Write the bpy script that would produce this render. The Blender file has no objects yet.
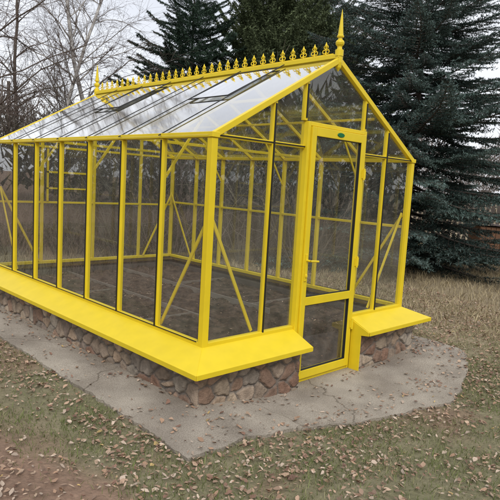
import bpy, math, random
import numpy as np
from mathutils import Vector, Matrix
from mathutils.geometry import delaunay_2d_cdt
random.seed(7); rng=np.random.default_rng(7)
sc=bpy.context.scene
# ---------------------------------------------------------------- camera
CAM=np.array([-2.4336,-2.9182,1.6141]); YAW,PIT,ROL=0.7718,-0.1184,0.0584; F=557.65
fw=np.array([math.sin(YAW)*math.cos(PIT),math.cos(YAW)*math.cos(PIT),math.sin(PIT)])
ri=np.array([math.cos(YAW),-math.sin(YAW),0.]); up=np.cross(ri,fw)
r2=ri*math.cos(ROL)+up*math.sin(ROL); u2=-ri*math.sin(ROL)+up*math.cos(ROL)
cd=bpy.data.cameras.new("camera"); cam=bpy.data.objects.new("camera",cd); sc.collection.objects.link(cam)
cam.matrix_world=Matrix(((r2[0],u2[0],-fw[0],CAM[0]),(r2[1],u2[1],-fw[1],CAM[1]),(r2[2],u2[2],-fw[2],CAM[2]),(0,0,0,1)))
cd.sensor_width=36; cd.lens=F/500*36; cd.clip_end=2000; cd.clip_start=0.05
sc.camera=cam
def at(px,depth):
    d=fw+r2*(px-250)/F+u2*(60)/F
    h=np.array([math.sin(YAW),math.cos(YAW)])
    t=depth/(d[0]*h[0]+d[1]*h[1]); return (CAM[0]+d[0]*t, CAM[1]+d[1]*t)
# ---------------------------------------------------------------- light
w=bpy.data.worlds.new("World"); sc.world=w; w.use_nodes=True; nt=w.node_tree; N=nt.nodes; L=nt.links
bg=N["Background"]; sky=N.new("ShaderNodeTexSky"); sky.sky_type='NISHITA'; sky.sun_disc=False
SE,SR=math.radians(42),math.radians(215)
sky.sun_elevation=SE; sky.sun_rotation=SR; sky.dust_density=3; sky.air_density=1
tc=N.new("ShaderNodeTexCoord"); mp=N.new("ShaderNodeMapping"); mp.inputs['Scale'].default_value=(1,1,2.6)
nz=N.new("ShaderNodeTexNoise"); nz.inputs['Scale'].default_value=2.2; nz.inputs['Detail'].default_value=3
cr=N.new("ShaderNodeValToRGB"); cr.color_ramp.elements[0].position=.3; cr.color_ramp.elements[0].color=(5.9,6.1,6.6,1)
cr.color_ramp.elements[1].position=.72; cr.color_ramp.elements[1].color=(8.2,8.3,8.5,1)
mx=N.new("ShaderNodeMixRGB"); mx.inputs[0].default_value=.9
L.new(tc.outputs['Generated'],mp.inputs[0]); L.new(mp.outputs[0],nz.inputs[0]); L.new(nz.outputs[0],cr.inputs[0])
L.new(sky.outputs[0],mx.inputs[1]); L.new(cr.outputs[0],mx.inputs[2]); L.new(mx.outputs[0],bg.inputs[0]); bg.inputs[1].default_value=.15
sl=bpy.data.lights.new("sun","SUN"); sl.energy=1.5; sl.angle=math.radians(16); sl.color=(1,.96,.9)
sl.energy=1.5
so=bpy.data.objects.new("sun",sl); sc.collection.objects.link(so)
sd=Vector((math.sin(SR)*math.cos(SE),math.cos(SR)*math.cos(SE),math.sin(SE)))
so.rotation_euler=sd.to_track_quat('Z','Y').to_euler()
sc.view_settings.view_transform='Standard'; sc.view_settings.look='None'; sc.view_settings.exposure=0
# ---------------------------------------------------------------- materials
def mat(name,col,rough=.6,spec=.3,var=0,vs=8,bump=0,bs=40,col2=None,attr=None,coord='Object',detail=4,cracks=False,bd=3):
    m=bpy.data.materials.new(name); m.use_nodes=True; n=m.node_tree.nodes; l=m.node_tree.links
    b=n["Principled BSDF"]; b.inputs['Roughness'].default_value=rough; b.inputs['Specular IOR Level'].default_value=spec
    t=n.new("ShaderNodeTexCoord"); co=t.outputs[coord]
    cur=None
    if attr:
        a=n.new("ShaderNodeAttribute"); a.attribute_name=attr; cur=a.outputs['Color']
    if col2 is not None:
        x=n.new("ShaderNodeTexNoise"); x.inputs['Scale'].default_value=vs; x.inputs['Detail'].default_value=detail; l.new(co,x.inputs['Vector'])
        r=n.new("ShaderNodeValToRGB"); r.color_ramp.elements[0].position=.35; r.color_ramp.elements[1].position=.65
        r.color_ramp.elements[0].color=(*col,1); r.color_ramp.elements[1].color=(*col2,1); l.new(x.outputs[0],r.inputs[0]); cur=r.outputs[0]
    if var:
        h=n.new("ShaderNodeHueSaturation")
        if cur: l.new(cur,h.inputs['Color'])
        else: h.inputs['Color'].default_value=(*col,1)
        mm=n.new("ShaderNodeMath"); mm.operation='MULTIPLY_ADD'
        x=n.new("ShaderNodeTexNoise"); x.inputs['Scale'].default_value=vs*1.7; x.inputs['Detail'].default_value=detail; l.new(co,x.inputs['Vector'])
        l.new(x.outputs[0],mm.inputs[0]); mm.inputs[1].default_value=var*2; mm.inputs[2].default_value=1-var
        l.new(mm.outputs[0],h.inputs['Value']); cur=h.outputs[0]
    if cracks:
        nn_=n.new("ShaderNodeTexNoise"); nn_.inputs['Scale'].default_value=3; nn_.inputs['Detail'].default_value=5; l.new(co,nn_.inputs['Vector'])
        ad=n.new("ShaderNodeMixRGB"); ad.blend_type='ADD'; ad.inputs[0].default_value=.28; l.new(co,ad.inputs[1]); l.new(nn_.outputs['Color'],ad.inputs[2])
        vo=n.new("ShaderNodeTexVoronoi"); vo.feature='DISTANCE_TO_EDGE'; vo.inputs['Scale'].default_value=.5; l.new(ad.outputs[0],vo.inputs['Vector'])
        rr=n.new("ShaderNodeValToRGB"); rr.color_ramp.elements[0].position=.0; rr.color_ramp.elements[0].color=(.5,.48,.45,1); rr.color_ramp.elements[1].position=.003; rr.color_ramp.elements[1].color=(1,1,1,1)
        l.new(vo.outputs['Distance'],rr.inputs[0]); mu=n.new("ShaderNodeMixRGB"); mu.blend_type='MULTIPLY'; mu.inputs[0].default_value=1; l.new(cur,mu.inputs[1]); l.new(rr.outputs[0],mu.inputs[2])
        sp=n.new("ShaderNodeTexNoise"); sp.inputs['Scale'].default_value=130; sp.inputs['Detail'].default_value=2; l.new(co,sp.inputs['Vector'])
        r3=n.new("ShaderNodeValToRGB"); r3.color_ramp.elements[0].position=.35; r3.color_ramp.elements[0].color=(.72,.7,.68,1); r3.color_ramp.elements[1].position=.6; r3.color_ramp.elements[1].color=(1.08,1.08,1.08,1)
        l.new(sp.outputs[0],r3.inputs[0]); m3=n.new("ShaderNodeMixRGB"); m3.blend_type='MULTIPLY'; m3.inputs[0].default_value=1; l.new(mu.outputs[0],m3.inputs[1]); l.new(r3.outputs[0],m3.inputs[2]); cur=m3.outputs[0]
    if cur: l.new(cur,b.inputs['Base Color'])
    else: b.inputs['Base Color'].default_value=(*col,1)
    if bump:
        x=n.new("ShaderNodeTexNoise"); x.inputs['Scale'].default_value=bs; x.inputs['Detail'].default_value=bd; l.new(co,x.inputs['Vector'])
        bp=n.new("ShaderNodeBump"); bp.inputs['Strength'].default_value=bump; bp.inputs['Distance'].default_value=.02; l.new(x.outputs[0],bp.inputs['Height']); l.new(bp.outputs[0],b.inputs['Normal'])
    return m
def matte(name,attr=None,col=(.2,.2,.2)):
    m=bpy.data.materials.new(name); m.use_nodes=True; n=m.node_tree.nodes; l=m.node_tree.links; n.clear()
    o=n.new("ShaderNodeOutputMaterial"); d=n.new("ShaderNodeBsdfDiffuse"); d.inputs[0].default_value=(*col,1)
    if attr:
        a=n.new("ShaderNodeAttribute"); a.attribute_name=attr; l.new(a.outputs['Color'],d.inputs[0])
    l.new(d.outputs[0],o.inputs[0]); return m
def glassmat(name,dirt,base,tint,rough,k,dcol=(.5,.5,.47)):
    m=bpy.data.materials.new(name); m.use_nodes=True; n=m.node_tree.nodes; l=m.node_tree.links; n.clear()
    out=n.new("ShaderNodeOutputMaterial"); g=n.new("ShaderNodeNewGeometry")
    dt=n.new("ShaderNodeVectorMath"); dt.operation='DOT_PRODUCT'; l.new(g.outputs['Incoming'],dt.inputs[0]); l.new(g.outputs['Normal'],dt.inputs[1])
    def M(op,a,b=None):
        q=n.new("ShaderNodeMath"); q.operation=op
        for i,v in enumerate((a,b)):
            if v is None: continue
            if isinstance(v,(int,float)): q.inputs[i].default_value=v
            else: l.new(v,q.inputs[i])
        return q.outputs[0]
    c=M('ABSOLUTE',dt.outputs['Value']); f=M('POWER',M('SUBTRACT',1.0,c),5.0)
    f=M('ADD',M('MULTIPLY',f,.96),.04); f=M('MINIMUM',M('MULTIPLY',f,k),.97)
    tr=n.new("ShaderNodeBsdfTransparent"); tr.inputs[0].default_value=(*tint,1)
    gl=n.new("ShaderNodeBsdfGlossy"); gl.inputs[0].default_value=(1,1,1,1); gl.inputs['Roughness'].default_value=rough
    t=n.new("ShaderNodeTexCoord"); mp=n.new("ShaderNodeMapping"); mp.inputs['Scale'].default_value=(3,3,1.0); l.new(t.outputs['Object'],mp.inputs[0])
    x=n.new("ShaderNodeTexNoise"); x.inputs['Scale'].default_value=2.5; x.inputs['Detail'].default_value=3; x.inputs['Roughness'].default_value=.65; l.new(mp.outputs[0],x.inputs[0])
    d=M('ADD',M('MULTIPLY',M('MAXIMUM',M('SUBTRACT',x.outputs[0],.38),0.0),dirt),base)
    df=n.new("ShaderNodeBsdfDiffuse"); df.inputs[0].default_value=(*dcol,1)
    m1=n.new("ShaderNodeMixShader"); l.new(d,m1.inputs[0]); l.new(tr.outputs[0],m1.inputs[1]); l.new(df.outputs[0],m1.inputs[2])
    m2=n.new("ShaderNodeMixShader"); l.new(f,m2.inputs[0]); l.new(m1.outputs[0],m2.inputs[1]); l.new(gl.outputs[0],m2.inputs[2])
    l.new(m2.outputs[0],out.inputs[0]); return m
YEL=mat("yellow_paint",(.80,.605,.02),rough=.42,spec=.4,var=.10,vs=5)
BLK=mat("black_rubber",(.02,.02,.02),rough=.45)
GREEN=mat("green_sign",(.01,.16,.05),rough=.4)
WALLGLASS=glassmat("wall_glass",.20,.02,(.94,.96,.95),.012,2.2)
ROOFGLASS=glassmat("roof_glass",.5,.03,(.88,.91,.90),.05,2.2,(.54,.56,.55))
SOIL=mat("soil",(.038,.028,.021),rough=.95,col2=(.12,.085,.062),vs=11,bump=.6,bs=25,var=.3)
BOARD=mat("bed_board",(.24,.21,.18),rough=.8,var=.3,vs=6)
DARKC=mat("plinth_core",(.11,.095,.085),rough=.9,var=.3,vs=6)
CONC=mat("concrete",(.26,.225,.185),rough=.9,col2=(.41,.365,.305),vs=2.2,var=.26,bump=.3,bs=70,detail=6,cracks=True,bd=2)
STONE=mat("stone",(.3,.2,.15),rough=.85,attr="col",var=.38,vs=22,bump=.5,bs=90)
GROUND=mat("ground_dirt",(.2,.1,.07),rough=.97,attr="col",var=.42,vs=14,bump=.8,bs=45)
GRASS=matte("grass_blades","col"); LEAF=mat("dry_leaves",(.4,.3,.2),rough=.7,attr="col")
BARK=mat("bark",(.11,.09,.075),rough=.9,var=.3,vs=12)
TWIG=matte("grey_twigs",col=(.16,.125,.11))
SHRUB=matte("shrub_twigs","col")
BIRCH=mat("birch_bark",(.55,.53,.5),rough=.8,col2=(.2,.18,.17),vs=5)
NEEDLE=matte("spruce_needles","col")
WOOD=mat("weathered_wood",(.10,.085,.075),rough=.9,var=.35,vs=6)
WOODB=mat("brown_wood",(.16,.085,.05),rough=.8,var=.3,vs=6)
ROOFT=mat("roof_sheet",(.12,.1,.1),rough=.6)
# ---------------------------------------------------------------- helpers
def link(o,parent=None):
    sc.collection.objects.link(o)
    if parent: o.parent=parent
    return o
def empty(name,loc=(0,0,0)):
    e=bpy.data.objects.new(name,None); e.location=loc; e.empty_display_size=.2; sc.collection.objects.link(e); return e
def npmesh(name,V,Fc,m,col=None,smooth=False):
    me=bpy.data.meshes.new(name); V=np.asarray(V,dtype=np.float32); Fc=np.asarray(Fc,dtype=np.int32)
    k=Fc.shape[1]; me.vertices.add(len(V)); me.vertices.foreach_set("co",V.ravel())
    me.loops.add(Fc.size); me.loops.foreach_set("vertex_index",Fc.ravel())
    me.polygons.add(len(Fc)); me.polygons.foreach_set("loop_start",np.arange(0,Fc.size,k,dtype=np.int32)); me.polygons.foreach_set("loop_total",np.full(len(Fc),k,dtype=np.int32))
    if smooth: me.polygons.foreach_set("use_smooth",np.ones(len(Fc),dtype=bool))
    me.update(calc_edges=True)
    if col is not None:
        a=me.color_attributes.new("col",'FLOAT_COLOR','POINT'); c4=np.ones((len(V),4),dtype=np.float32); c4[:,:3]=col; a.data.foreach_set("color",c4.ravel())
    me.materials.append(m); return me
class MB:
    def __init__(s): s.v=[];s.f=[]
    def beam(s,a,b,wd,dp,upv=(0,0,1),off=(0,0,0)):
        a=Vector(a)+Vector(off); b=Vector(b)+Vector(off); d=(b-a).normalized(); u=Vector(upv); x=d.cross(u)
        if x.length<1e-4: x=d.cross(Vector((1,0,0)))
        x.normalize(); y=x.cross(d).normalized(); i=len(s.v)
        for p in (a,b):
            for sx,sy in ((-1,-1),(1,-1),(1,1),(-1,1)): s.v.append(tuple(p+x*sx*wd/2+y*sy*dp/2))
        s.f+= [(i,i+3,i+2,i+1),(i+4,i+5,i+6,i+7)]+[(i+k,i+(k+1)%4,i+4+(k+1)%4,i+4+k) for k in range(4)]
    def box(s,x0,x1,y0,y1,z0,z1):
        i=len(s.v); s.v+=[(x0,y0,z0),(x1,y0,z0),(x1,y1,z0),(x0,y1,z0),(x0,y0,z1),(x1,y0,z1),(x1,y1,z1),(x0,y1,z1)]
        s.f+=[(i,i+3,i+2,i+1),(i+4,i+5,i+6,i+7)]+[(i+k,i+(k+1)%4,i+4+(k+1)%4,i+4+k) for k in range(4)]
    def poly(s,pts):
        i=len(s.v); s.v+=[tuple(p) for p in pts]; s.f.append(tuple(range(i,i+len(pts))))
    def prism(s,pts,z0,z1):
        n=len(pts); i=len(s.v); s.v+=[(p[0],p[1],z0) for p in pts]+[(p[0],p[1],z1) for p in pts]
        s.f+=[tuple(range(i+n,i+2*n)),tuple(range(i+n-1,i-1,-1))]+[(i+k,i+(k+1)%n,i+n+(k+1)%n,i+n+k) for k in range(n)]
    def lathe(s,c,prof,n=12):
        i=len(s.v)
        for r,z in prof:
            for k in range(n):
                t=2*math.pi*k/n; s.v.append((c[0]+r*math.cos(t),c[1]+r*math.sin(t),c[2]+z))
        for j in range(len(prof)-1):
            for k in range(n): s.f.append((i+j*n+k,i+j*n+(k+1)%n,i+(j+1)*n+(k+1)%n,i+(j+1)*n+k))
    def tube(s,pts,r,n=6):
        for a,b in zip(pts[:-1],pts[1:]): 
            a=Vector(a);b=Vector(b);d=(b-a).normalized();x=d.orthogonal().normalized();y=d.cross(x);i=len(s.v)
            for p in (a,b):
                for k in range(n):
                    t=2*math.pi*k/n; s.v.append(tuple(p+x*r*math.cos(t)+y*r*math.sin(t)))
            for k in range(n): s.f.append((i+k,i+(k+1)%n,i+n+(k+1)%n,i+n+k))
    def obj(s,name,m,parent=None,bevel=0,smooth=False):
        me=bpy.data.meshes.new(name); me.from_pydata(s.v,[],s.f); me.update(); me.materials.append(m)
        if smooth:
            for p in me.polygons: p.use_smooth=True
        o=bpy.data.objects.new(name,me); link(o,parent)
        if bevel:
            b=o.modifiers.new("bevel","BEVEL"); b.width=bevel; b.segments=2; b.limit_method='ANGLE'
        return o
def hsh(ix,iy,s): 
    h=np.sin(ix*127.1+iy*311.7+s*74.7)*43758.5453; return h-np.floor(h)
def vn(x,y,s=0):
    x=np.asarray(x,float);y=np.asarray(y,float);ix=np.floor(x);iy=np.floor(y);fx=x-ix;fy=y-iy;fx=fx*fx*(3-2*fx);fy=fy*fy*(3-2*fy)
    a=hsh(ix,iy,s);b=hsh(ix+1,iy,s);c=hsh(ix,iy+1,s);d=hsh(ix+1,iy+1,s)
    return a+(b-a)*fx+(c-a)*fy+(a-b-c+d)*fx*fy
def fbm(x,y,s=0,o=5):
    r=0;am=.5
    for i in range(o): r=r+am*vn(x*2**i,y*2**i,s+i*3.3); am*=.5
    return r/(1-.5**o)
def sstep(a,b,x): t=np.clip((x-a)/(b-a),0,1); return t*t*(3-2*t)
# ---------------------------------------------------------------- greenhouse
W,HE,HB,HR,LN=2.545,1.925,.468,2.645,3.932
X1,X2=.918,1.70; S=.242; HS=.372; P=.12
GH=empty("greenhouse")
nb=7; ys=[LN*i/nb for i in range(nb+1)]
fr=MB(); bk=MB(); gl=MB(); rg=MB()
def rz(x): return HE+(HR-HE)*(x if x<W/2 else W-x)/(W/2)
for x in (0,W):
    for y in (0,LN): fr.box(x-.026,x+.026,y-.026,y+.026,HB-.01,HE-.02)
for sx,x in ((-1,0),(1,W)):
    for y in ys[1:-1]:
        fr.box(x-.022 ,x+.022,y-.017,y+.017,HB,HE-.02)
        xo=x+sx*.0245
        bk.box(xo-.003,xo+.003,y-.0065,y+.0065,HB+.02,HE-.03)
    for y in (0.034,LN-.034):
        bk.box(x+sx*.012-.005,x+sx*.012+.005,y-.004,y+.004,HB+.02,HE-.03)
    fr.box(x-.033,x+.033,-.035,LN+.035,HE-.018,HE+.018)
    fr.box(x-.026,x+.026,.027,LN-.027,HB-.012,HB+.024)
    bk.box(x+sx*.028-.003,x+sx*.028+.003,.04,LN-.04,HB+.024,HB+.029)
    for i in range(nb): gl.poly([(x,ys[i],HB+.02),(x,ys[i+1],HB+.02),(x,ys[i+1],HE),(x,ys[i],HE)])
fr.box(W-.02,W+.02,.04,LN-.04,1.26,1.285)
gposts=[.57,X1-.005,X2+.005,2.08]
for gy,sy in ((0,-1),(LN,1)):
    px=gposts if gy==0 else [.55,1.26,1.98]
    for x in px:
        z0=HB
        if gy==0 and x in (gposts[1],gposts[2]): z0=2.125
        fr.box(x-.016,x+.016,gy-.02,gy+.02,z0,rz(x)-.015)
        bk.box(x-.007,x+.007,gy+sy*.023-.0035,gy+sy*.023+.0035,z0+.02,rz(x)-.04)
    segs=[(.027,X1-.001),(X2+.001,W-.027)] if gy==0 else [(.027,W-.027)]
    for a,b in segs:
        fr.box(a,b,gy-.026,gy+.026,HB-.012,HB+.024)
        fr.box(a,b,gy-.018,gy+.018,HE-.015,HE+.012)
        bk.box(a,b,gy+sy*.021-.003,gy+sy*.021+.003,HE-.005,HE+.003)
        gl.poly([(a,gy,HB),(b,gy,HB),(b,gy,min(rz(b),HE)),(a,gy,min(rz(a),HE))])
    if gy>0:
        fr.box(.03,W-.03,gy-.012,gy+.012,1.22,1.245)
        fr.box(.60,1.22,gy-.032,gy-.016,1.60,1.625); fr.box(.60,1.22,gy-.032,gy-.016,1.40,1.42); fr.box(.60,.625,gy-.032,gy-.016,1.25,1.9)
    if gy==0:
        gl.poly([(0,0,HE),(X1,0,HE),(X1,0,rz(X1))]); gl.poly([(X2,0,HE),(W,0,HE),(X2,0,rz(X2))])
        gl.poly([(X1,0,2.13),(X2,0,2.13),(X2,0,rz(X2)),(W/2,0,HR),(X1,0,rz(X1))])
    else: gl.poly([(0,gy,HE),(W,gy,HE),(W/2,gy,HR)])
nl=Vector((-(HR-HE),0,W/2)).normalized(); nr=Vector((HR-HE,0,W/2)).normalized()
for sx,n in ((-1,nl),(1,nr)):
    ex=-.045 if sx<0 else W+.045; ez=HE-.045*(HR-HE)/(W/2)+.018
    for k,y in enumerate(ys):
        wd=.04 if k in (0,nb) else .024
        yy=y+( -.01 if k==0 else (.01 if k==nb else 0))
        hh=.042 if k in (0,nb) else .034
        fr.beam((0 if sx<0 else W,yy,HE+.0),(W/2,yy,HR-.0),wd,hh,upv=n,off=tuple(n*(0 if k in (0,nb) else -.006)))
        if 0<k<nb: bk.beam((ex,y,ez),(W/2+sx*.03,y,HR+.012),.010,.006,upv=n,off=tuple(n*.010))
    a=Vector((ex,0,ez));b=Vector((W/2,0,HR+.018))
    for i in range(nb):
        rg.poly([(a.x,ys[i],a.z),(a.x,ys[i+1],a.z),(b.x,ys[i+1],b.z),(b.x,ys[i],b.z)])
    m=Vector((0 if sx<0 else W,0,HE)).lerp(Vector((W/2,0,HR)),.5)
    fr.beam((m.x,.04,m.z-.03),(m.x,LN-.04,m.z-.03),.022,.022)
    for (i0) in (1,4):
        y0,y1=ys[i0]+.02,ys[i0+1]-.02
        p0=Vector((0 if sx<0 else W,0,HE)).lerp(Vector((W/2,0,HR)),.50)+n*.034
        p1=Vector((0 if sx<0 else W,0,HE)).lerp(Vector((W/2,0,HR)),.95)+n*.029
        for q0,q1 in (((p0.x,y0,p0.z),(p0.x,y1,p0.z)),((p1.x,y0,p1.z),(p1.x,y1,p1.z)),((p0.x,y0,p0.z),(p1.x,y0,p1.z)),((p0.x,y1,p0.z),(p1.x,y1,p1.z))):
            bk.beam(q0,q1,.009,.008,upv=n)
        rg.poly([(p0.x,y0,p0.z),(p0.x,y1,p0.z),(p1.x,y1,p1.z),(p1.x,y0,p1.z)])
fr.box(W/2-.028,W/2+.028,-.03,LN+.03,HR+.012,HR+.046)
fr.obj("frame",YEL,GH,bevel=.003); bk.obj("glazing_bars",BLK,GH); gl.obj("wall_glass",WALLGLASS,GH); rg.obj("roof_glass",ROOFGLASS,GH)
br=MB(); dy=ys[1]
for x,sx in ((0,1),(W,-1)):
    for y0,sg in ((0,1),(LN,-1)):
        br.beam((x+sx*.035,y0+sg*.03,1.39),(x+sx*.035,y0+sg*dy,HB+.03),.026,.012,upv=(1,0,0))
for x,sg in ((0,1),(W,-1)):
    for y,sy in ((0,1),(LN,-1)):
        br.beam((x+sg*.03,y+sy*.036,1.41),(x+sg*.5,y+sy*.036,HB+.03),.026,.012,upv=(0,1,0))
for y in (ys[2],ys[5]): br.beam((.05,y,HE+.005),(W-.05,y,HE+.005),.022,.026)
for sx in (1,-1):
    for k in (1,3,5):
        x0=0 if sx>0 else W
        br.beam((x0+sx*.02,ys[k],1.62),(x0+sx*.36,ys[k],HE+.18),.022,.012,upv=(0,1,0))
br.obj("corner_braces",YEL,GH,bevel=.002)
ct=MB(); zt=HR+.046
ct.box(W/2-.006,W/2+.006,.05,LN-.05,zt,zt+.014)
n=31
for i in range(n):
    y=.13+(LN-.26)*i/(n-1)
    ct.lathe((W/2,y,zt+.012),[(.010,0),(.006,.012),(.005,.03),(.010,.036),(.005,.044),(.004,.056),(.010,.066),(.012,.074),(.007,.086),(.001,.103)],8)
    for s in (1,-1):
        ct.tube([(W/2,y+s*.004,zt+.028),(W/2,y+s*.020,zt+.021),(W/2,y+s*.033,zt+.031),(W/2,y+s*.032,zt+.047),(W/2,y+s*.020,zt+.054),(W/2,y+s*.016,zt+.046)],.0042,5)
        ct.tube([(W/2,y+s*.004,zt+.056),(W/2,y+s*.016,zt+.063),(W/2,y+s*.023,zt+.074),(W/2,y+s*.018,zt+.084)],.0036,5)
for y in (-.01,LN+.01):
    ct.lathe((W/2,y,HR+.03),[(.034,0),(.034,.05),(.021,.056),(.019,.075),(.032,.09),(.036,.105),(.032,.12),(.017,.132),(.016,.145),(.028,.15),(.028,.162),(.022,.168),(.017,.22),(.010,.30),(.0015,.365)],14)
    ct.lathe((W/2,y,HR-.06),[(.001,-.03),(.022,0),(.03,.04),(.03,.09)],12)
ct.obj("ridge_cresting",YEL,GH,smooth=False)
# sill
sm=MB()
def sheet(a,b,c,d,t=.012):
    i=len(sm.v); A=[Vector(q) for q in (a,b,c,d)]
    sm.v+=[tuple(q) for q in A]+[tuple(q-Vector((0,0,t))) for q in A]
    sm.f+=[(i,i+1,i+2,i+3),(i+7,i+6,i+5,i+4)]+[(i+k,i+4+k,i+4+(k+1)%4,i+(k+1)%4) for k in range(4)]
zi=HB; lip=.034
def lipq(p,q,nx,ny):
    t=.006; sm.prism([(p[0],p[1]),(q[0],q[1]),(q[0]+nx*t,q[1]+ny*t),(p[0]+nx*t,p[1]+ny*t)],HS-lip,HS+.001)
XL=X1+.0
sheet((-.02,-.02,zi),(-.02,LN+.02,zi),(-S,LN+S,HS),(-S,-S,HS)); lipq((-S,-S),(-S,LN+S),-1,0)
sheet((W+.02,LN+.02,zi),(W+.02,-.02,zi),(W+S,-S,HS),(W+S,LN+S,HS)); lipq((W+S,-S),(W+S,LN+S),1,0)
sheet((XL,-.02,zi),(-.02,-.02,zi),(-S,-S,HS),(XL,-S,HS)); lipq((-S,-S),(XL,-S),0,-1)
sheet((W+.02,-.02,zi),(X2-.0,-.02,zi),(X2-.0,-S,HS),(W+S,-S,HS)); lipq((X2-.0,-S),(W+S,-S),0,-1)
sheet((-.02,LN+.02,zi),(W+.02,LN+.02,zi),(W+S,LN+S,HS),(-S,LN+S,HS)); lipq((-S,LN+S),(W+S,LN+S),0,1)
def cheek(x0,x1,pr):
    i=len(sm.v)
    for x in (x0,x1):
        for (y,z) in pr: sm.v.append((x,y,z))
    m=len(pr); sm.f+=[tuple(range(i,i+m)),tuple(range(i+2*m-1,i+m-1,-1))]+[(i+k,i+m+k,i+m+(k+1)%m,i+(k+1)%m) for k in range(m)]
cheek(X2-.012,X2-.002,[(-.052,.0),(-.052,zi-.02),(-S,HS-.003),(-S,HS-.034),(-P-.04,HS-.045),(-P-.04,0.0)])
cheek(XL+.001,XL+.009,[(-.052,HS-.06),(-.052,zi-.02),(-S,HS-.003),(-S,HS-.034),(-P,HS-.06)])
sm.obj("sill",YEL,GH,bevel=.0015)
# door
do=MB(); dg=MB()
f=.032; zb=.0; zt=2.12
do.box(X1,X1+f,-.045,.03,zb,zt); do.box(X2-f,X2,-.045,.03,zb,zt); do.box(X1+f,X2-f,-.045,.03,zt-f,zt); do.box(X1+f,X2-f,-.04,.03,zb,zb+.03)
a,b=X1+f+.003,X2-f-.003; lf=.055; y0,y1=-.062,-.012; tf=.07
do.box(a,a+lf,y0,y1,zb+.035,zt-f-.004); do.box(b-lf,b,y0,y1,zb+.035,zt-f-.004)
do.box(a+lf,b-lf,y0,y1,zt-f-.004-tf,zt-f-.004); do.box(a+lf,b-lf,y0,y1,zb+.035,zb+.105); do.box(a+lf,b-lf,y0,y1,.655,.725)
do.obj("door_frame",YEL,GH,bevel=.004)
for z0,z1 in ((.715,zt-f-tf),(.095,.665)): dg.poly([(a+lf-.01,-.037,z0),(b-lf+.01,-.037,z0),(b-lf+.01,-.037,z1),(a+lf-.01,-.037,z1)])
dg.obj("door_glass",WALLGLASS,GH)
ds=MB()
for (z0,z1) in ((.725,zt-f-.004-tf),(zb+.105,.655)):
    ds.box(a+lf,a+lf+.005,-.056,-.03,z0,z1);ds.box(b-lf-.005,b-lf,-.056,-.03,z0,z1);ds.box(a+lf+.005,b-lf-.005,-.056,-.03,z0,z0+.005);ds.box(a+lf+.005,b-lf-.005,-.056,-.03,z1-.005,z1)
ds.obj("door_seals",BLK,GH)
hd=MB(); hx=a+.027
hd.box(hx-.014,hx+.014,-.070,-.062,.86,1.08); hd.tube([(hx,-.066,1.03),(hx,-.115,1.03)],.009,8); hd.tube([(hx-.008,-.112,1.03),(hx+.095,-.112,1.022)],.009,8)
hd.lathe((hx,-.072,.905),[(.001,-.014),(.010,-.012),(.012,0),(.010,.012),(.001,.014)],10)
hd.obj("door_handle",YEL,GH,bevel=.002)
hg=MB()
for z in (.42,.98,1.75):
    hg.lathe((X2-f-.002,-.072,z),[(.001,-.05),(.010,-.048),(.010,.048),(.001,.05)],10); hg.box(X2-f-.026,X2-f+.026,-.069,-.063,z-.035,z+.035)
hg.obj("door_hinges",YEL,GH)
sg=MB(); sg.lathe((0,0,0),[(.001,.004),(.036,.004),(.040,0),(.036,-.004),(.001,-.004)],20)
o=sg.obj("door_plate",GREEN,GH); o.location=((X1+X2)/2,-.0645,zt-.07); o.rotation_euler=(math.pi/2,0,0); o.scale=(1.2,.45,1)
# ---------------------------------------------------------------- stone plinth
def stonewall(A,B,z0,z1,name,out,seed,parent):
    A=np.array(A);B=np.array(B);Ln=np.linalg.norm(B-A); t=(B-A)/Ln
    nx=int(Ln/.008)+2; nz=int((z1-z0)/.008)+2
    u,v=np.meshgrid(np.linspace(0,Ln,nx),np.linspace(z0,z1,nz)); u=u.ravel();v=v.ravel()
    r=np.random.default_rng(seed); sp=[]
    for i in range(-1,int(Ln/.135)+2):
        for j in range(-1,int((z1-z0)/.12)+2):
            sp.append(((i+.5*(j%2)+r.uniform(-.42,.42)+.2)*.135,(j+.5+r.uniform(-.4,.4))*.12))
    sp=np.array(sp)
    uu=u+.03*(fbm(u*12,v*12,seed)-.5)*2; vv=v+.03*(fbm(u*12,v*12,seed+9)-.5)*2
    D=np.sqrt((uu[:,None]-sp[None,:,0])**2*.7+(vv[:,None]-sp[None,:,1])**2)
    idx=np.argpartition(D,1,axis=1)[:,:2]; d=np.take_along_axis(D,idx,1); o=np.argsort(d,axis=1); idx=np.take_along_axis(idx,o,1); d=np.take_along_axis(d,o,1)
    e=d[:,1]-d[:,0]; m=sstep(.006,.02,e)
    g=r.uniform(-1,1,(len(sp),2)); k=idx[:,0]
    h=m*(.010+.006*(g[k,0]*(uu-sp[k,0])+g[k,1]*(vv-sp[k,1]))*12+.014*fbm(u*14,v*14,seed+3)+.006*fbm(u*45,v*45,seed+5))-.004*fbm(u*40,v*40,3)
    h=h*sstep(0,.02,u)*sstep(0,.02,Ln-u)
    pal=np.array([(.29,.195,.14),(.25,.165,.12),(.36,.27,.195),(.30,.235,.18),(.235,.185,.15),(.39,.31,.23),(.27,.23,.19),(.28,.17,.12),(.37,.32,.26)])
    pc=pal[r.integers(0,len(pal),len(sp))]*r.uniform(.8,1.25,(len(sp),1))
    c=np.array([.20,.175,.15])[None,:]*(1-m[:,None])+pc[k]*m[:,None]*(.6+.75*fbm(u*22,v*22,seed)[:,None])
    V=np.zeros((len(u),3)); V[:,0]=A[0]+t[0]*u+out[0]*h; V[:,1]=A[1]+t[1]*u+out[1]*h; V[:,2]=v
    i=np.arange(nx*nz).reshape(nz,nx); Fc=np.stack([i[:-1,:-1],i[:-1,1:],i[1:,1:],i[1:,:-1]],-1).reshape(-1,4)
    me=npmesh(name,V,Fc,STONE,c,smooth=True); o=bpy.data.objects.new(name,me); link(o,parent)
PL=GH
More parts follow.
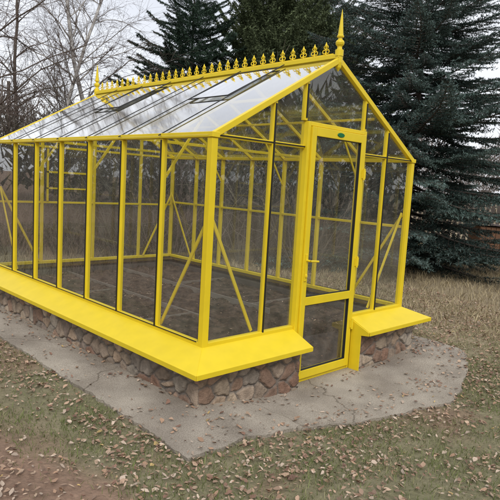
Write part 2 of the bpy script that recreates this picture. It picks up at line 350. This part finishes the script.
stonewall((-P,-P),(X1-.002,-P),-.03,HS+.01,"stone_plinth_front",(0,-1),1,PL)
stonewall((X2+.001,-P),(W+P,-P),-.03,HS+.01,"stone_plinth_entrance",(0,-1),2,PL)
stonewall((-P,LN+P),(-P,-P),-.03,HS+.01,"stone_plinth_side",(-1,0),3,PL)
stonewall((W+P,-P),(W+P,LN+P),-.03,HS+.01,"stone_plinth_far_side",(1,0),4,PL)
stonewall((W+P,LN+P),(-P,LN+P),-.03,HS+.01,"stone_plinth_back",(0,1),5,PL)
ic=MB()
ic.box(-P+.004,.05,-P+.004,LN+P-.004,-.03,HS); ic.box(W-.05,W+P-.004,-P+.004,LN+P-.004,-.03,HS)
ic.box(.05,X1-.004,-P+.004,.05,-.03,HS); ic.box(X2+.004,W-.05,-P+.004,.05,-.03,HS); ic.box(.05,W-.05,LN-.05,LN+P-.004,-.03,HS)
ic.obj("plinth_core",DARKC,GH)
def grid(x0,x1,y0,y1,st,zf):
    nx=int((x1-x0)/st)+2; ny=int((y1-y0)/st)+2
    x,y=np.meshgrid(np.linspace(x0,x1,nx),np.linspace(y0,y1,ny)); x=x.ravel();y=y.ravel(); i=np.arange(nx*ny).reshape(ny,nx)
    return np.stack([x,y,zf(x,y)],-1),np.stack([i[:-1,:-1],i[:-1,1:],i[1:,1:],i[1:,:-1]],-1).reshape(-1,4)
def sz(x,y):
    low=sstep(.84,.9,x)*sstep(1.70,1.64,x)
    fr_=sstep(1.0,.3,y)*low
    return (.265+.07*fbm(x*6,y*6,2)+.05*fbm(x*22,y*22,5)-.015*low)*(1-fr_)+(.03+.03*fbm(x*20,y*20,5))*fr_
V,Fc=grid(.05,W-.05,.05,LN-.05,.018,sz)
o=bpy.data.objects.new("soil_bed",npmesh("soil_bed",V,Fc,SOIL,smooth=True)); link(o,GH)
bd=MB()
for x in (.87,1.66): bd.box(x-.007,x+.007,.95,LN-.06,.1,.352)
for y in (1.25,2.6): bd.box(.06,.86,y-.006,y+.006,.1,.345); bd.box(1.67,W-.06,y-.006,y+.006,.1,.345)
bd.obj("bed_boards",BOARD,GH)
# ---------------------------------------------------------------- ground
def slz(x,y):
    return .10*sstep(.8,-.15,x)*(1-.3*sstep(0,4,y))+.055*sstep(1.9,2.75,x)
def gz(x,y):
    near=np.exp(-((x-.5)**2+(y-.5)**2)/60)
    return slz(x,y)*near-.018+.022*(fbm(x*1.3,y*1.3,1)-.5)+.014*(fbm(x*9,y*9,4)-.5)
def dirtmask(x,y):
    a=sstep(-.88,-1.28,x+.8*(fbm(x*1.6,y*1.6,8)-.5)+.10*(y))*sstep(-2.8,-1.5,y+.6*(fbm(x*2,y*2,18)-.5))
    b=sstep(.56,.7,fbm(x*1.4,y*1.4,21))*.7
    return np.clip(np.maximum(a,b),0,1)
def gcol(x,y):
    d=dirtmask(x,y)[:,None]; s=sstep(1.5,5,x+.35*y+2*(fbm(x*.8,y*.8,31)-.5))[:,None]
    n=fbm(x*5,y*5,12)[:,None]
    gr=np.array([.14,.138,.07])*(1-n)+np.array([.25,.215,.14])*n
    st=np.array([.30,.24,.155])*(.75+.5*n); di=np.array([.235,.155,.11])*(.75+.5*n)
    c=gr*(1-s)+st*s; return c*(1-d*(1-s))+di*d*(1-s)
k=np.linspace(-1,1,420); ax=np.sinh(k*6.2)/math.sinh(6.2)*600
X,Y=np.meshgrid(ax-.3,ax-.3); x=X.ravel();y=Y.ravel(); nn=len(ax); i=np.arange(nn*nn).reshape(nn,nn)
o=bpy.data.objects.new("ground",npmesh("ground",np.stack([x,y,gz(x,y)],-1),np.stack([i[:-1,:-1],i[:-1,1:],i[1:,1:],i[1:,:-1]],-1).reshape(-1,4),GROUND,gcol(x,y),smooth=True)); link(o)
base=[(-.55,LN+.9),(-.55,3),(-.57,1.6),(-.58,.5),(-.60,-.64),(-.1,-.66),(.5,-.74),(1.1,-.90),(1.75,-1.04),(2.15,-.93),(2.55,-.76),(2.95,-.55),(3.08,-.42),(3.12,.3),(3.12,1.2),(3.12,3),(3.1,LN+.9)]
pts=[]
for a,b in zip(base,base[1:]+base[:1]):
    n=max(2,int(math.dist(a,b)/.03))
    for q in range(n):
        t=q/n; x=a[0]+(b[0]-a[0])*t;y=a[1]+(b[1]-a[1])*t
        pts.append((x+.07*(float(fbm(x*6,y*6,3))-.5)+random.uniform(-.007,.007),y+.08*(float(fbm(x*6,y*6,6))-.5)+random.uniform(-.007,.007)))
bx=np.array(pts)
def inslab(x,y,pg=bx):
    c=np.zeros(len(x),bool); n=len(pg); j=n-1
    for i in range(n):
        xi,yi=pg[i];xj,yj=pg[j]
        if yi!=yj: c^=((yi>y)!=(yj>y))&(x<(xj-xi)*(y-yi)/(yj-yi)+xi)
        j=i
    return c
gx,gy_=np.meshgrid(np.arange(-.6,3.5,.09),np.arange(-1.1,LN+.9,.09)); gx=gx.ravel();gy_=gy_.ravel(); kk=inslab(gx,gy_)
cp=[Vector(p) for p in pts]+[Vector((float(a),float(b))) for a,b in zip(gx[kk],gy_[kk])]
res=delaunay_2d_cdt(cp,[],[list(range(len(pts)))],1,1e-5)
vv=np.array([tuple(v) for v in res[0]]); tri=[tuple(f_) for f_ in res[2]]
def slabtop(x,y): return slz(x,y)+.006*(fbm(x*2,y*2,9)-.5)
zz=slabtop(vv[:,0],vv[:,1]); me=bpy.data.meshes.new("concrete_apron")
vl=[(v[0],v[1],z) for v,z in zip(vv,zz)]; n0=len(vl); fl=list(tri)
for p in pts:
    z=float(slabtop(np.array([p[0]]),np.array([p[1]]))[0]); vl+= [(p[0],p[1],z),(p[0]*1.0,p[1],z-.1)]
for q in range(len(pts)):
    a=n0+2*q; b=n0+2*((q+1)%len(pts)); fl.append((a,b,b+1,a+1))
me.from_pydata(vl,[],fl); me.update(); me.materials.append(CONC)
link(bpy.data.objects.new("concrete_apron",me))
def ingh(x,y,m=.2): return (x>-m)&(x<W+m)&(y>-m)&(y<LN+m)
def blades(n,x0,x1,y0,y1,h0,h1,wd,dens,colf,name,lean=.6):
    x=rng.uniform(x0,x1,n);y=rng.uniform(y0,y1,n); k=(rng.uniform(0,1,n)<dens(x,y)); x=x[k];y=y[k]; k=~inslab(x,y)&~ingh(x,y); x=x[k];y=y[k];n=len(x)
    z=gz(x,y)-.003; a=rng.uniform(0,2*np.pi,n); h=rng.uniform(h0,h1,n); l=rng.uniform(.1,1,n)*lean*h; b=rng.uniform(0,2*np.pi,n)
    w2=wd*rng.uniform(.6,1.3,n)/2
    V=np.zeros((n,5,3)); dx=np.cos(a)*w2;dy=np.sin(a)*w2; lx=np.cos(b)*l;ly=np.sin(b)*l
    V[:,0]=np.stack([x-dx,y-dy,z],-1);V[:,1]=np.stack([x+dx,y+dy,z],-1)
    V[:,2]=np.stack([x+dx*.8+lx*.4,y+dy*.8+ly*.4,z+h*.6],-1);V[:,3]=np.stack([x-dx*.8+lx*.4,y-dy*.8+ly*.4,z+h*.6],-1);V[:,4]=np.stack([x+lx,y+ly,z+h*.95],-1)
    i=np.arange(n)[:,None]*5; Fc=np.concatenate([i+np.array([[0,1,2]]),i+np.array([[0,2,3]]),i+np.array([[3,2,4]])],0)
    c=np.repeat(colf(x,y,n),5,axis=0)
    o=bpy.data.objects.new(name,npmesh(name,V.reshape(-1,3),Fc,GRASS,c)); link(o)
def gc(x,y,n):
    s=np.clip(sstep(1.5,5,x+.35*y)+rng.uniform(-.3,.7,n)+.7*(fbm(x*3,y*3,90)-.5),0,1)[:,None]; v=rng.uniform(.6,1.3,(n,1))
    return (np.array([.13,.17,.052])*(1-s)+np.array([.39,.34,.21])*s)*v
blades(230000,-3.0,5.5,-2.8,3.5,.010,.045,.0035,lambda x,y:(1-.93*dirtmask(x,y))*(.25+1.3*sstep(.38,.58,fbm(x*2.5,y*2.5,77))),gc,"grass",lean=1.3)
blades(70000,3.0,14,-3,13,.03,.14,.009,lambda x,y:sstep(3.0,4.4,x+.2*y+1.4*(fbm(x,y,5)-.5))*.9,lambda x,y,n:np.array([.42,.35,.22])*rng.uniform(.5,1.2,(n,1))*(.7+.6*fbm(x*1.5,y*1.5,60))[:,None],"dry_grass",lean=1.3)
blades(25000,-12,3,LN+1,14,.04,.2,.012,lambda x,y:.7+0*x,lambda x,y,n:np.array([.24,.2,.13])*rng.uniform(.5,1.2,(n,1)),"dry_grass",lean=1.0)
def leaves(n,x0,x1,y0,y1,dens,name,sz=(.007,.020),hf=None,msk=None):
    x=rng.uniform(x0,x1,n);y=rng.uniform(y0,y1,n); k=(rng.uniform(0,1,n)<dens(x,y))
    if msk is None: k&=~ingh(x,y,.15)
    x=x[k];y=y[k];n=len(x)
    if hf is None:
        ins=inslab(x,y); z=np.where(ins,slabtop(x,y)+.003,gz(x,y)+.01)+rng.uniform(0,.006,n)
    else: z=hf(x,y)+.004
    out=np.array([(-1,0),(-.45,.5),(.2,.55),(1,0),(.2,-.55),(-.45,-.5),(0,0)]); s=sz[0]+(sz[1]-sz[0])*rng.uniform(0,1,n)**1.3
    a=rng.uniform(0,2*np.pi,n); cu=rng.uniform(-.1,.8,n); tl=rng.uniform(-.5,.5,(n,2))
    asp=rng.uniform(.5,1.2,n)
    V=np.zeros((n,7,3))
    for j,(u,v) in enumerate(out):
        u=u*s*1.15*rng.uniform(.75,1.15,n);v=v*s*asp*1.2*rng.uniform(.7,1.2,n); zz=cu*np.abs(v)*1.3+.3*cu*u*u/s+tl[:,0]*u+tl[:,1]*v
        V[:,j,0]=x+np.cos(a)*u-np.sin(a)*v;V[:,j,1]=y+np.sin(a)*u+np.cos(a)*v;V[:,j,2]=z+np.maximum(zz,-.004)+.002
    i=np.arange(n)[:,None]*7; Fc=np.concatenate([i+np.array([[6,j,(j+1)%6]]) for j in range(6)],0)
    pal=np.array([(.44,.30,.21),(.37,.235,.155),(.52,.41,.32),(.24,.14,.10),(.48,.35,.25),(.31,.21,.15),(.56,.40,.17)])
    c=pal[rng.choice(7,n,p=[.22,.2,.16,.16,.14,.11,.01])]*rng.uniform(.6,1.12,(n,1)); c=np.repeat(c,7,axis=0)
    return npmesh(name,V.reshape(-1,3),Fc,LEAF,c)
def ld(x,y):
    ins=inslab(x,y)
    e=np.exp(-((y+.95)**2)/.10)*(x>-1)*(x<3.4)+np.exp(-((x+.75)**2)/.03)*.9+sstep(2.4,3.1,x)*.6
    cl=sstep(.40,.64,fbm(x*3,y*3,55))
    wl=np.exp(-((y+.2)**2)/.004)*(x>-.2)+np.exp(-((x+.2)**2)/.004)
    return np.where(ins,.03+.10*cl+.25*wl+.25*np.exp(-((y+.7)**2)/.02)+.55*sstep(2.3,3.1,x),np.clip(.08+.65*cl+.6*e,0,1))
link(bpy.data.objects.new("fallen_leaves",leaves(74000,-3.2,6,-3.0,4.5,ld,"fallen_leaves")))
link(bpy.data.objects.new("soil_debris",leaves(1500,.1,W-.1,.1,LN-.1,lambda x,y:sstep(.4,.6,fbm(x*3,y*3,5))*.8+.1,"soil_debris",sz=(.005,.013),hf=sz,msk=1)),GH)
# ---------------------------------------------------------------- trees
def tubes(segs,n=4):
    S_=np.array(segs,float); a=S_[:,0:3];b=S_[:,3:6];ra=S_[:,6];rb=S_[:,7]
    d=b-a; d/=np.linalg.norm(d,axis=1)[:,None]+1e-9; ref=np.where(np.abs(d[:,2:3])>.9,np.array([[1.,0,0]]),np.array([[0,0,1.]]))
    x=np.cross(d,ref); x/=np.linalg.norm(x,axis=1)[:,None]; y=np.cross(d,x)
    V=np.zeros((len(S_),2*n,3))
    for k in range(n):
        t=2*np.pi*k/n; o=x*math.cos(t)+y*math.sin(t); V[:,k]=a+o*ra[:,None]; V[:,n+k]=b+o*rb[:,None]
    i=np.arange(len(S_))[:,None]*2*n; Fc=np.concatenate([i+np.array([[k,(k+1)%n,n+(k+1)%n,n+k]]) for k in range(n)],0)
    return V.reshape(-1,3),Fc
def xf(A,x,y,s,a):
    A=A.copy(); ca,sa=math.cos(a)*s,math.sin(a)*s
    for c0 in (0,3):
        X_=A[:,c0]*ca-A[:,c0+1]*sa+x; Y_=A[:,c0]*sa+A[:,c0+1]*ca+y; A[:,c0]=X_;A[:,c0+1]=Y_;A[:,c0+2]*=s
    A[:,6:8]*=s; return A
def baretree(H,seed,nbr=26,spread=.5,r0=.09,droop=.0,lean=(0,0),start=.18,nsub=9,ntw=6,tmin=.0028,blen=1.,bf=.45):
    R=random.Random(seed); trunk=[];tw=[]
    def wander(p,d,ln,r,segn,lst,g,jit):
        pts=[(p,r)]
        for i in range(segn):
            d=(d+Vector((R.gauss(0,jit),R.gauss(0,jit),R.gauss(0,jit)+g))).normalized(); q=p+d*ln/segn; r1=max(r*(1-.75/segn),.0016) if i<segn-1 else max(r*.3,.0014)
            lst.append((*p,*q,r,r1)); p=q;r=r1; pts.append((p,r,d.copy()))
        return pts
    tp=wander(Vector((0,0,-.1)),Vector((lean[0],lean[1],1)).normalized(),H,r0,14,trunk,.03,.05)
    for b in range(nbr):
        f=start+(1-start)*(b+R.random())/nbr; k=min(int(f*14)+1,14); p,r,d=tp[k]; an=R.uniform(0,6.283)
        dd=(Vector((math.cos(an),math.sin(an),0))*spread+Vector((0,0,1))*R.uniform(.45,.9)).normalized(); ln=H*R.uniform(.22,.36)*(1.15-f*.75)*blen
        bp=wander(p,dd,ln,max(r*bf,.008),7,trunk if ln>.8 else tw,.02-droop,.12)
        for s in range(nsub):
            j=R.randint(1,7); q,rr,d2=bp[j]; sd=(d2+Vector((R.gauss(0,.6),R.gauss(0,.6),R.gauss(0.1,.4)))).normalized(); l2=ln*R.uniform(.2,.45)
            sp=wander(q,sd,l2,max(rr*.55,.0045),4,tw,.0-droop,.16)
            for t in range(ntw):
                q3,r3,d3=sp[R.randint(1,4)]; td=(d3+Vector((R.gauss(0,.55),R.gauss(0,.55),R.gauss(0,.45)))).normalized()
                wander(q3,td,l2*R.uniform(.3,.75),max(r3*.6,tmin),3,tw,-droop*1.5,.15)
    return trunk,tw
BT=[];BS=[]
for sd,(H,nbr,sp,dr) in enumerate([(8,26,.75,.03),(7,22,.9,.06),(9,28,.6,.02)]):
    t,tw=baretree(H,sd+11,nbr,sp,r0=.011*H,droop=dr,nsub=8,ntw=5); BT.append((t,tw))
    t,tw=baretree(H,sd+31,16,sp,r0=.011*H,droop=dr,nsub=6,ntw=4,tmin=.006); BS.append(np.array(t+tw))
BT.append(baretree(8.5,77,40,.75,r0=.075,droop=.06,nsub=13,ntw=9,start=.2,blen=1.1,tmin=.0022,bf=.32))
def placebare(name,v,px,depth,s=1,rot=0,bark=BARK):
    x,y=at(px,depth); e=empty(name,(x,y,-.05))
    V,Fc=tubes(BT[v][0],6); o=bpy.data.objects.new("trunk",npmesh("trunk",V,Fc,bark,smooth=True)); link(o,e); o.scale=(s,)*3; o.rotation_euler=(0,0,rot)
    V,Fc=tubes(BT[v][1],3); o=bpy.data.objects.new("twigs",npmesh("twigs",V,Fc,TWIG)); link(o,e); o.scale=(s,)*3; o.rotation_euler=(0,0,rot)
placebare("birch_tree",3,-22,10,1.0,4.2,BARK); placebare("birch_tree",3,48,14,.95,.6,BIRCH); placebare("birch_tree",2,98,15,.8,1.1,BIRCH); placebare("bare_tree",1,128,19,.75,4); placebare("bare_tree",0,15,18,.9,2)
R=random.Random(5); allS=[];cc=[]
for q in range(26):
    x,y=at(-90+q*19+R.uniform(-8,8),R.uniform(22,36)); allS.append(xf(R.choice(BS),x,y,R.uniform(.45,.75),R.uniform(0,6)))
    cc.append(np.repeat((np.array([.19,.16,.14])*R.uniform(.7,1.15))[None],len(allS[-1])*6,0))
V,Fc=tubes(np.concatenate(allS),3); link(bpy.data.objects.new("distant_bare_trees",npmesh("distant_bare_trees",V,Fc,SHRUB,np.concatenate(cc))))
def woods(M_,a0,a1_,d0,d1,hb,hv,wid,l0,l1,name,colr):
    ang=rng.uniform(a0,a1_,M_); dist=rng.uniform(d0,d1,M_); px_=ang*14
    top=hb+hv*fbm(px_,0*px_,41)+1.2*fbm(px_*5,0*px_,43); hz=top*rng.uniform(0,1,M_)**.85
    xx=CAM[0]+dist*np.sin(YAW+ang); yy=CAM[1]+dist*np.cos(YAW+ang)
    a1=rng.normal(size=(M_,3)); a1[:,2]=np.abs(a1[:,2])+.6; a1/=np.linalg.norm(a1,axis=1)[:,None]; b1=np.cross(a1,rng.normal(size=(M_,3))); b1/=np.linalg.norm(b1,axis=1)[:,None]
    c0=np.stack([xx,yy,hz],-1); l=rng.uniform(l0,l1,(M_,1)); V=np.stack([c0-b1*wid,c0+b1*wid,c0+a1*l],1).reshape(-1,3)
    c=np.array(colr)*(.6+.8*fbm(px_*2,hz*.6,47))[:,None]*rng.uniform(.7,1.2,(M_,1))
    link(bpy.data.objects.new(name,npmesh(name,V,np.arange(len(V)).reshape(-1,3),SHRUB,np.repeat(c,3,axis=0))))
woods(70000,-1.0,1.1,38,70,3.2,3.6,.05,.3,.8,"offscreen_reflection_woods",(.17,.15,.14))
woods(32000,1.1,2*math.pi-1.0,26,40,5,4,.14,.6,1.5,"offscreen_reflection_woods",(.10,.095,.08))  # unseen woods around and behind the camera, added to darken the glass reflections
def shrubsegs(seed,H=2.3):
    R=random.Random(seed); S_=[]
    for s in range(11):
        an=R.uniform(0,6.28); p=Vector((math.cos(an)*.15,math.sin(an)*.15,-.1)); d=Vector((math.cos(an)*R.uniform(.1,.6),math.sin(an)*R.uniform(.1,.6),1)).normalized(); ln=H*R.uniform(.6,1.1); r=.013; pp=[]
        for k in range(7):
            d=(d+Vector((R.gauss(0,.12),R.gauss(0,.12),R.gauss(0,.08)))).normalized(); q=p+d*ln/7; S_.append((*p,*q,r,r*.8)); p=q; r*=.8; pp.append((p.copy(),d.copy()))
        for t in range(16):
            q,d2=R.choice(pp); dd=(d2+Vector((R.gauss(0,.6),R.gauss(0,.6),R.gauss(0,.5)))).normalized(); l=R.uniform(.25,.8); rr=.0055
            for k in range(3):
                dd=(dd+Vector((R.gauss(0,.2),R.gauss(0,.2),R.gauss(0,.15)))).normalized(); e=q+dd*l/3; S_.append((*q,*e,rr,rr*.75)); q=e; rr*=.75
    return np.array(S_)
vs_=[shrubsegs(s) for s in (1,2,3)]; allS=[];cc=[]
for q in range(120):
    px=-90+q*3.9+R.uniform(-6,6); x,y=at(px,R.uniform(10.5,16) if px<330 else R.uniform(15,19)); s=R.uniform(.6,1.5)*(1 if px<250 else .8)
    if ingh(np.array([x]),np.array([y]),.8)[0]: continue
    allS.append(xf(R.choice(vs_),x,y,s,R.uniform(0,6.28))); col=np.array([.17,.15,.13])*R.uniform(.5,1.25)*np.array([1,R.uniform(.92,1.08),R.uniform(.85,1.05)]); cc.append(np.repeat(col[None],len(allS[-1])*6,0))
V,Fc=tubes(np.concatenate(allS),3); link(bpy.data.objects.new("bare_shrubs",npmesh("bare_shrubs",V,Fc,SHRUB,np.concatenate(cc))))
# ---------------------------------------------------------------- spruces
def sprucebranch(seed,Lb=2.6,needle=.034,wid=.0085,step=.014,up_=0.0):
    R=random.Random(seed); seg=[]; 
    def mz(x): return -.10*x+.055*x*x*(1+up_)
    pts=[Vector((x,.04*math.sin(x*3+seed),mz(x))) for x in np.linspace(0,Lb,16)]
    for a,b in zip(pts[:-1],pts[1:]): seg.append((*a,*b,.022*(1-a.x/Lb)+.004,.022*(1-b.x/Lb)+.004,1))
    x=.25
    while x<Lb-.05:
        for s in (1,-1):
            if R.random()<.08: continue
            ln=(.12+.62*(1-abs(x/Lb-.35)/.75)**1.0)*R.uniform(.65,1.15)*(1-x/Lb*.45)
            ln=min(ln,(Lb-x)*.9+.12)
            p=Vector((x,.04*math.sin(x*3+seed),mz(x))); d=Vector((.75,s*.8,R.uniform(-.18,.10))).normalized(); nseg=4
            for q in range(nseg):
                d2=(d+Vector((.06,0,-.05+.045*q+R.gauss(0,.05)))).normalized(); e=p+d2*ln/nseg
                seg.append((*p,*e,.007,.005,1))
                for s2 in (1,-1):
                    if q==0 and R.random()<.5: continue
                    l3=ln*R.uniform(.18,.36)*(1.15-q*.15); td=(d2+Vector((R.uniform(.1,.4),s*.1,0))+d2.cross(Vector((0,0,1)))*s2*.8+Vector((0,0,R.uniform(-.45,.05)))).normalized()
                    seg.append((*e,*(e+td*l3),.004,.003,1))
                p=e;d=d2
        x+=R.uniform(.075,.115)
    seg.append((*pts[-1],*(pts[-1]+Vector((.12,0,.04))),.004,.003,1))
    A=np.array(seg); wv,wf=tubes(A[A[:,6]>.0045][:,:8],3)
    a=A[:,:3];b=A[:,3:6];ln=np.linalg.norm(b-a,axis=1); r=np.random.default_rng(seed)
    cnt=np.maximum((ln/step*3).astype(int),2); thin=A[:,6]<.015; cnt=np.where(thin,cnt,cnt//4)
    ix=np.repeat(np.arange(len(A)),cnt); t=r.uniform(0,1.08,len(ix)); p=a[ix]+(b-a)[ix]*t[:,None]; d=(b-a)[ix]/ln[ix][:,None]
    rv=r.normal(size=(len(ix),3)); rv-=d*(rv*d).sum(1)[:,None]; rv/=np.linalg.norm(rv,axis=1)[:,None]; rv[:,2]+=.15
    nd=d*.55+rv*.8; nd/=np.linalg.norm(nd,axis=1)[:,None]; nlm=needle*r.uniform(.7,1.25,len(ix)); sdv=np.cross(nd,r.normal(size=nd.shape)); sdv/=np.linalg.norm(sdv,axis=1)[:,None]
    V=np.stack([p-sdv*wid/2,p+sdv*wid/2,p+nd*nlm[:,None]],1).reshape(-1,3)
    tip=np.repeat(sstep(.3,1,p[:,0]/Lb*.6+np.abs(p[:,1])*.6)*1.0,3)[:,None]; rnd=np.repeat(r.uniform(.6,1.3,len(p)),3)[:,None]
    return V,tip,rnd,wv,wf
SB=[sprucebranch(s,up_=u,step=.034,wid=.016,needle=.044) for s,u in ((1,.1),(2,.6),(3,-.1))]
SBf=[sprucebranch(s,needle=.09,wid=.034,step=.11,up_=u) for s,u in ((4,.4),(5,0),(6,.2))]
def spruce(name,px,depth,H,Rb,seed,SBx,cin,cout,upang=0.,dz=.27,nb=6,z0=.25,pw=.75,wood=True):
    x,y=at(px,depth); e=empty(name,(x,y,-.05)); R=random.Random(seed)
    tk=MB(); tk.lathe((0,0,0),[(.028*H/2,0),(.018*H/2,.5),(.014*H/2,H*.3),(.008*H/2,H*.7),(.002,H)],10); tk.obj("trunk",BARK,e,smooth=True)
    z=z0;k=0;VV=[];CC=[];WV=[];WF=[];wo=0
    while z<H-.15:
        f=z/H; rl=Rb*(1-f)**pw*(min(1,.75+f*2.5)); nn=nb if f<.8 else 5
        for b in range(nn):
            an=6.283*(b+R.uniform(-.3,.3))/nn+k*.9; ln=rl*R.uniform(.68,1.18); el=upang+(-.16+.55*f**1.5)+R.uniform(-.12,.12)
            s=max(ln/2.7,.12); V,tip,rnd,wv,wf=SBx[R.randrange(len(SBx))]; zz=z+R.uniform(-.12,.12); st=max(s,.35)
            Mx=Matrix.Translation((0,0,zz))@Matrix.Rotation(an,4,'Z')@Matrix.Rotation(-el,4,'Y')@Matrix.Diagonal((s,st,st,1)); Mn=np.array(Mx)
            VV.append(V@Mn[:3,:3].T+Mn[:3,3]); bv=R.uniform(.65,1.35)
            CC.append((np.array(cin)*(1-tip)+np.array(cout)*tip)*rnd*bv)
            if wood: WV.append(wv@Mn[:3,:3].T+Mn[:3,3]); WF.append(wf+wo); wo+=len(wv)
        z+=dz*R.uniform(.8,1.2)*(1-.3*f); k+=1
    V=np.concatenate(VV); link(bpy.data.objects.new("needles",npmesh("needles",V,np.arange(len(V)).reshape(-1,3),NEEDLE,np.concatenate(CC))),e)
    if wood: link(bpy.data.objects.new("limbs",npmesh("limbs",np.concatenate(WV),np.concatenate(WF),BARK)),e)
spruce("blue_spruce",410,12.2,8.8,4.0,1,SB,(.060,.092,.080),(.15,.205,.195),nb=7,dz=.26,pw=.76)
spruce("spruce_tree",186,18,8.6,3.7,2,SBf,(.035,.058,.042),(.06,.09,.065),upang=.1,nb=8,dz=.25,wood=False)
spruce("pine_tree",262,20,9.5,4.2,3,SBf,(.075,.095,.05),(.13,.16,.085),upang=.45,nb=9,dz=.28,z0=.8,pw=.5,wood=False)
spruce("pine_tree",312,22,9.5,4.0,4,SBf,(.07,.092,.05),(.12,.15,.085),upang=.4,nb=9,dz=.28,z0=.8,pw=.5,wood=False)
# ---------------------------------------------------------------- fence, shed, pole
fe=MB(); A=np.array(at(330,20)); B=np.array(at(640,17)); n=int(np.linalg.norm(B-A)/.16)
for i in range(n):
    p=A+(B-A)*i/n; q=A+(B-A)*(i+.68)/n; h=1.45+R.uniform(-.05,.05)
    fe.beam((*( (p+q)/2),-.1),(*((p+q)/2),h),.105,.02,upv=tuple(np.append(np.array([-(B-A)[1],(B-A)[0]]),0)))
for z in (.4,1.1): fe.beam((*(A),z),(*(B),z),.05,.04,off=(0.05,0.06,0))
fe.obj("wooden_fence",WOOD,None)
sx,sy=at(494,16); SHD=empty("wooden_shed",(sx,sy,-.05)); SHD.rotation_euler=(0,0,-.7)
m=MB(); m.box(-.45,.45,-.35,.35,0,.85)
for i in range(6): m.box(-.45+.15*i+.01,-.45+.15*i+.14,-.37,-.35-.001,0.02,.83)
m.obj("walls",WOODB,SHD); m=MB(); m.beam((-.55,0,.95),(.55,0,.86),.9,.04,upv=(0,0,1)); m.obj("roof",ROOFT,SHD)
ux,uy=at(8,30); UP=empty("utility_pole",(ux,uy,0)); m=MB(); m.lathe((0,0,0),[(.13,-.2),(.09,6.2),(.001,6.2)],10); m.beam((-.6,.3,5.7),(.6,-.3,5.7),.08,.08); m.obj("pole",WOOD,UP)
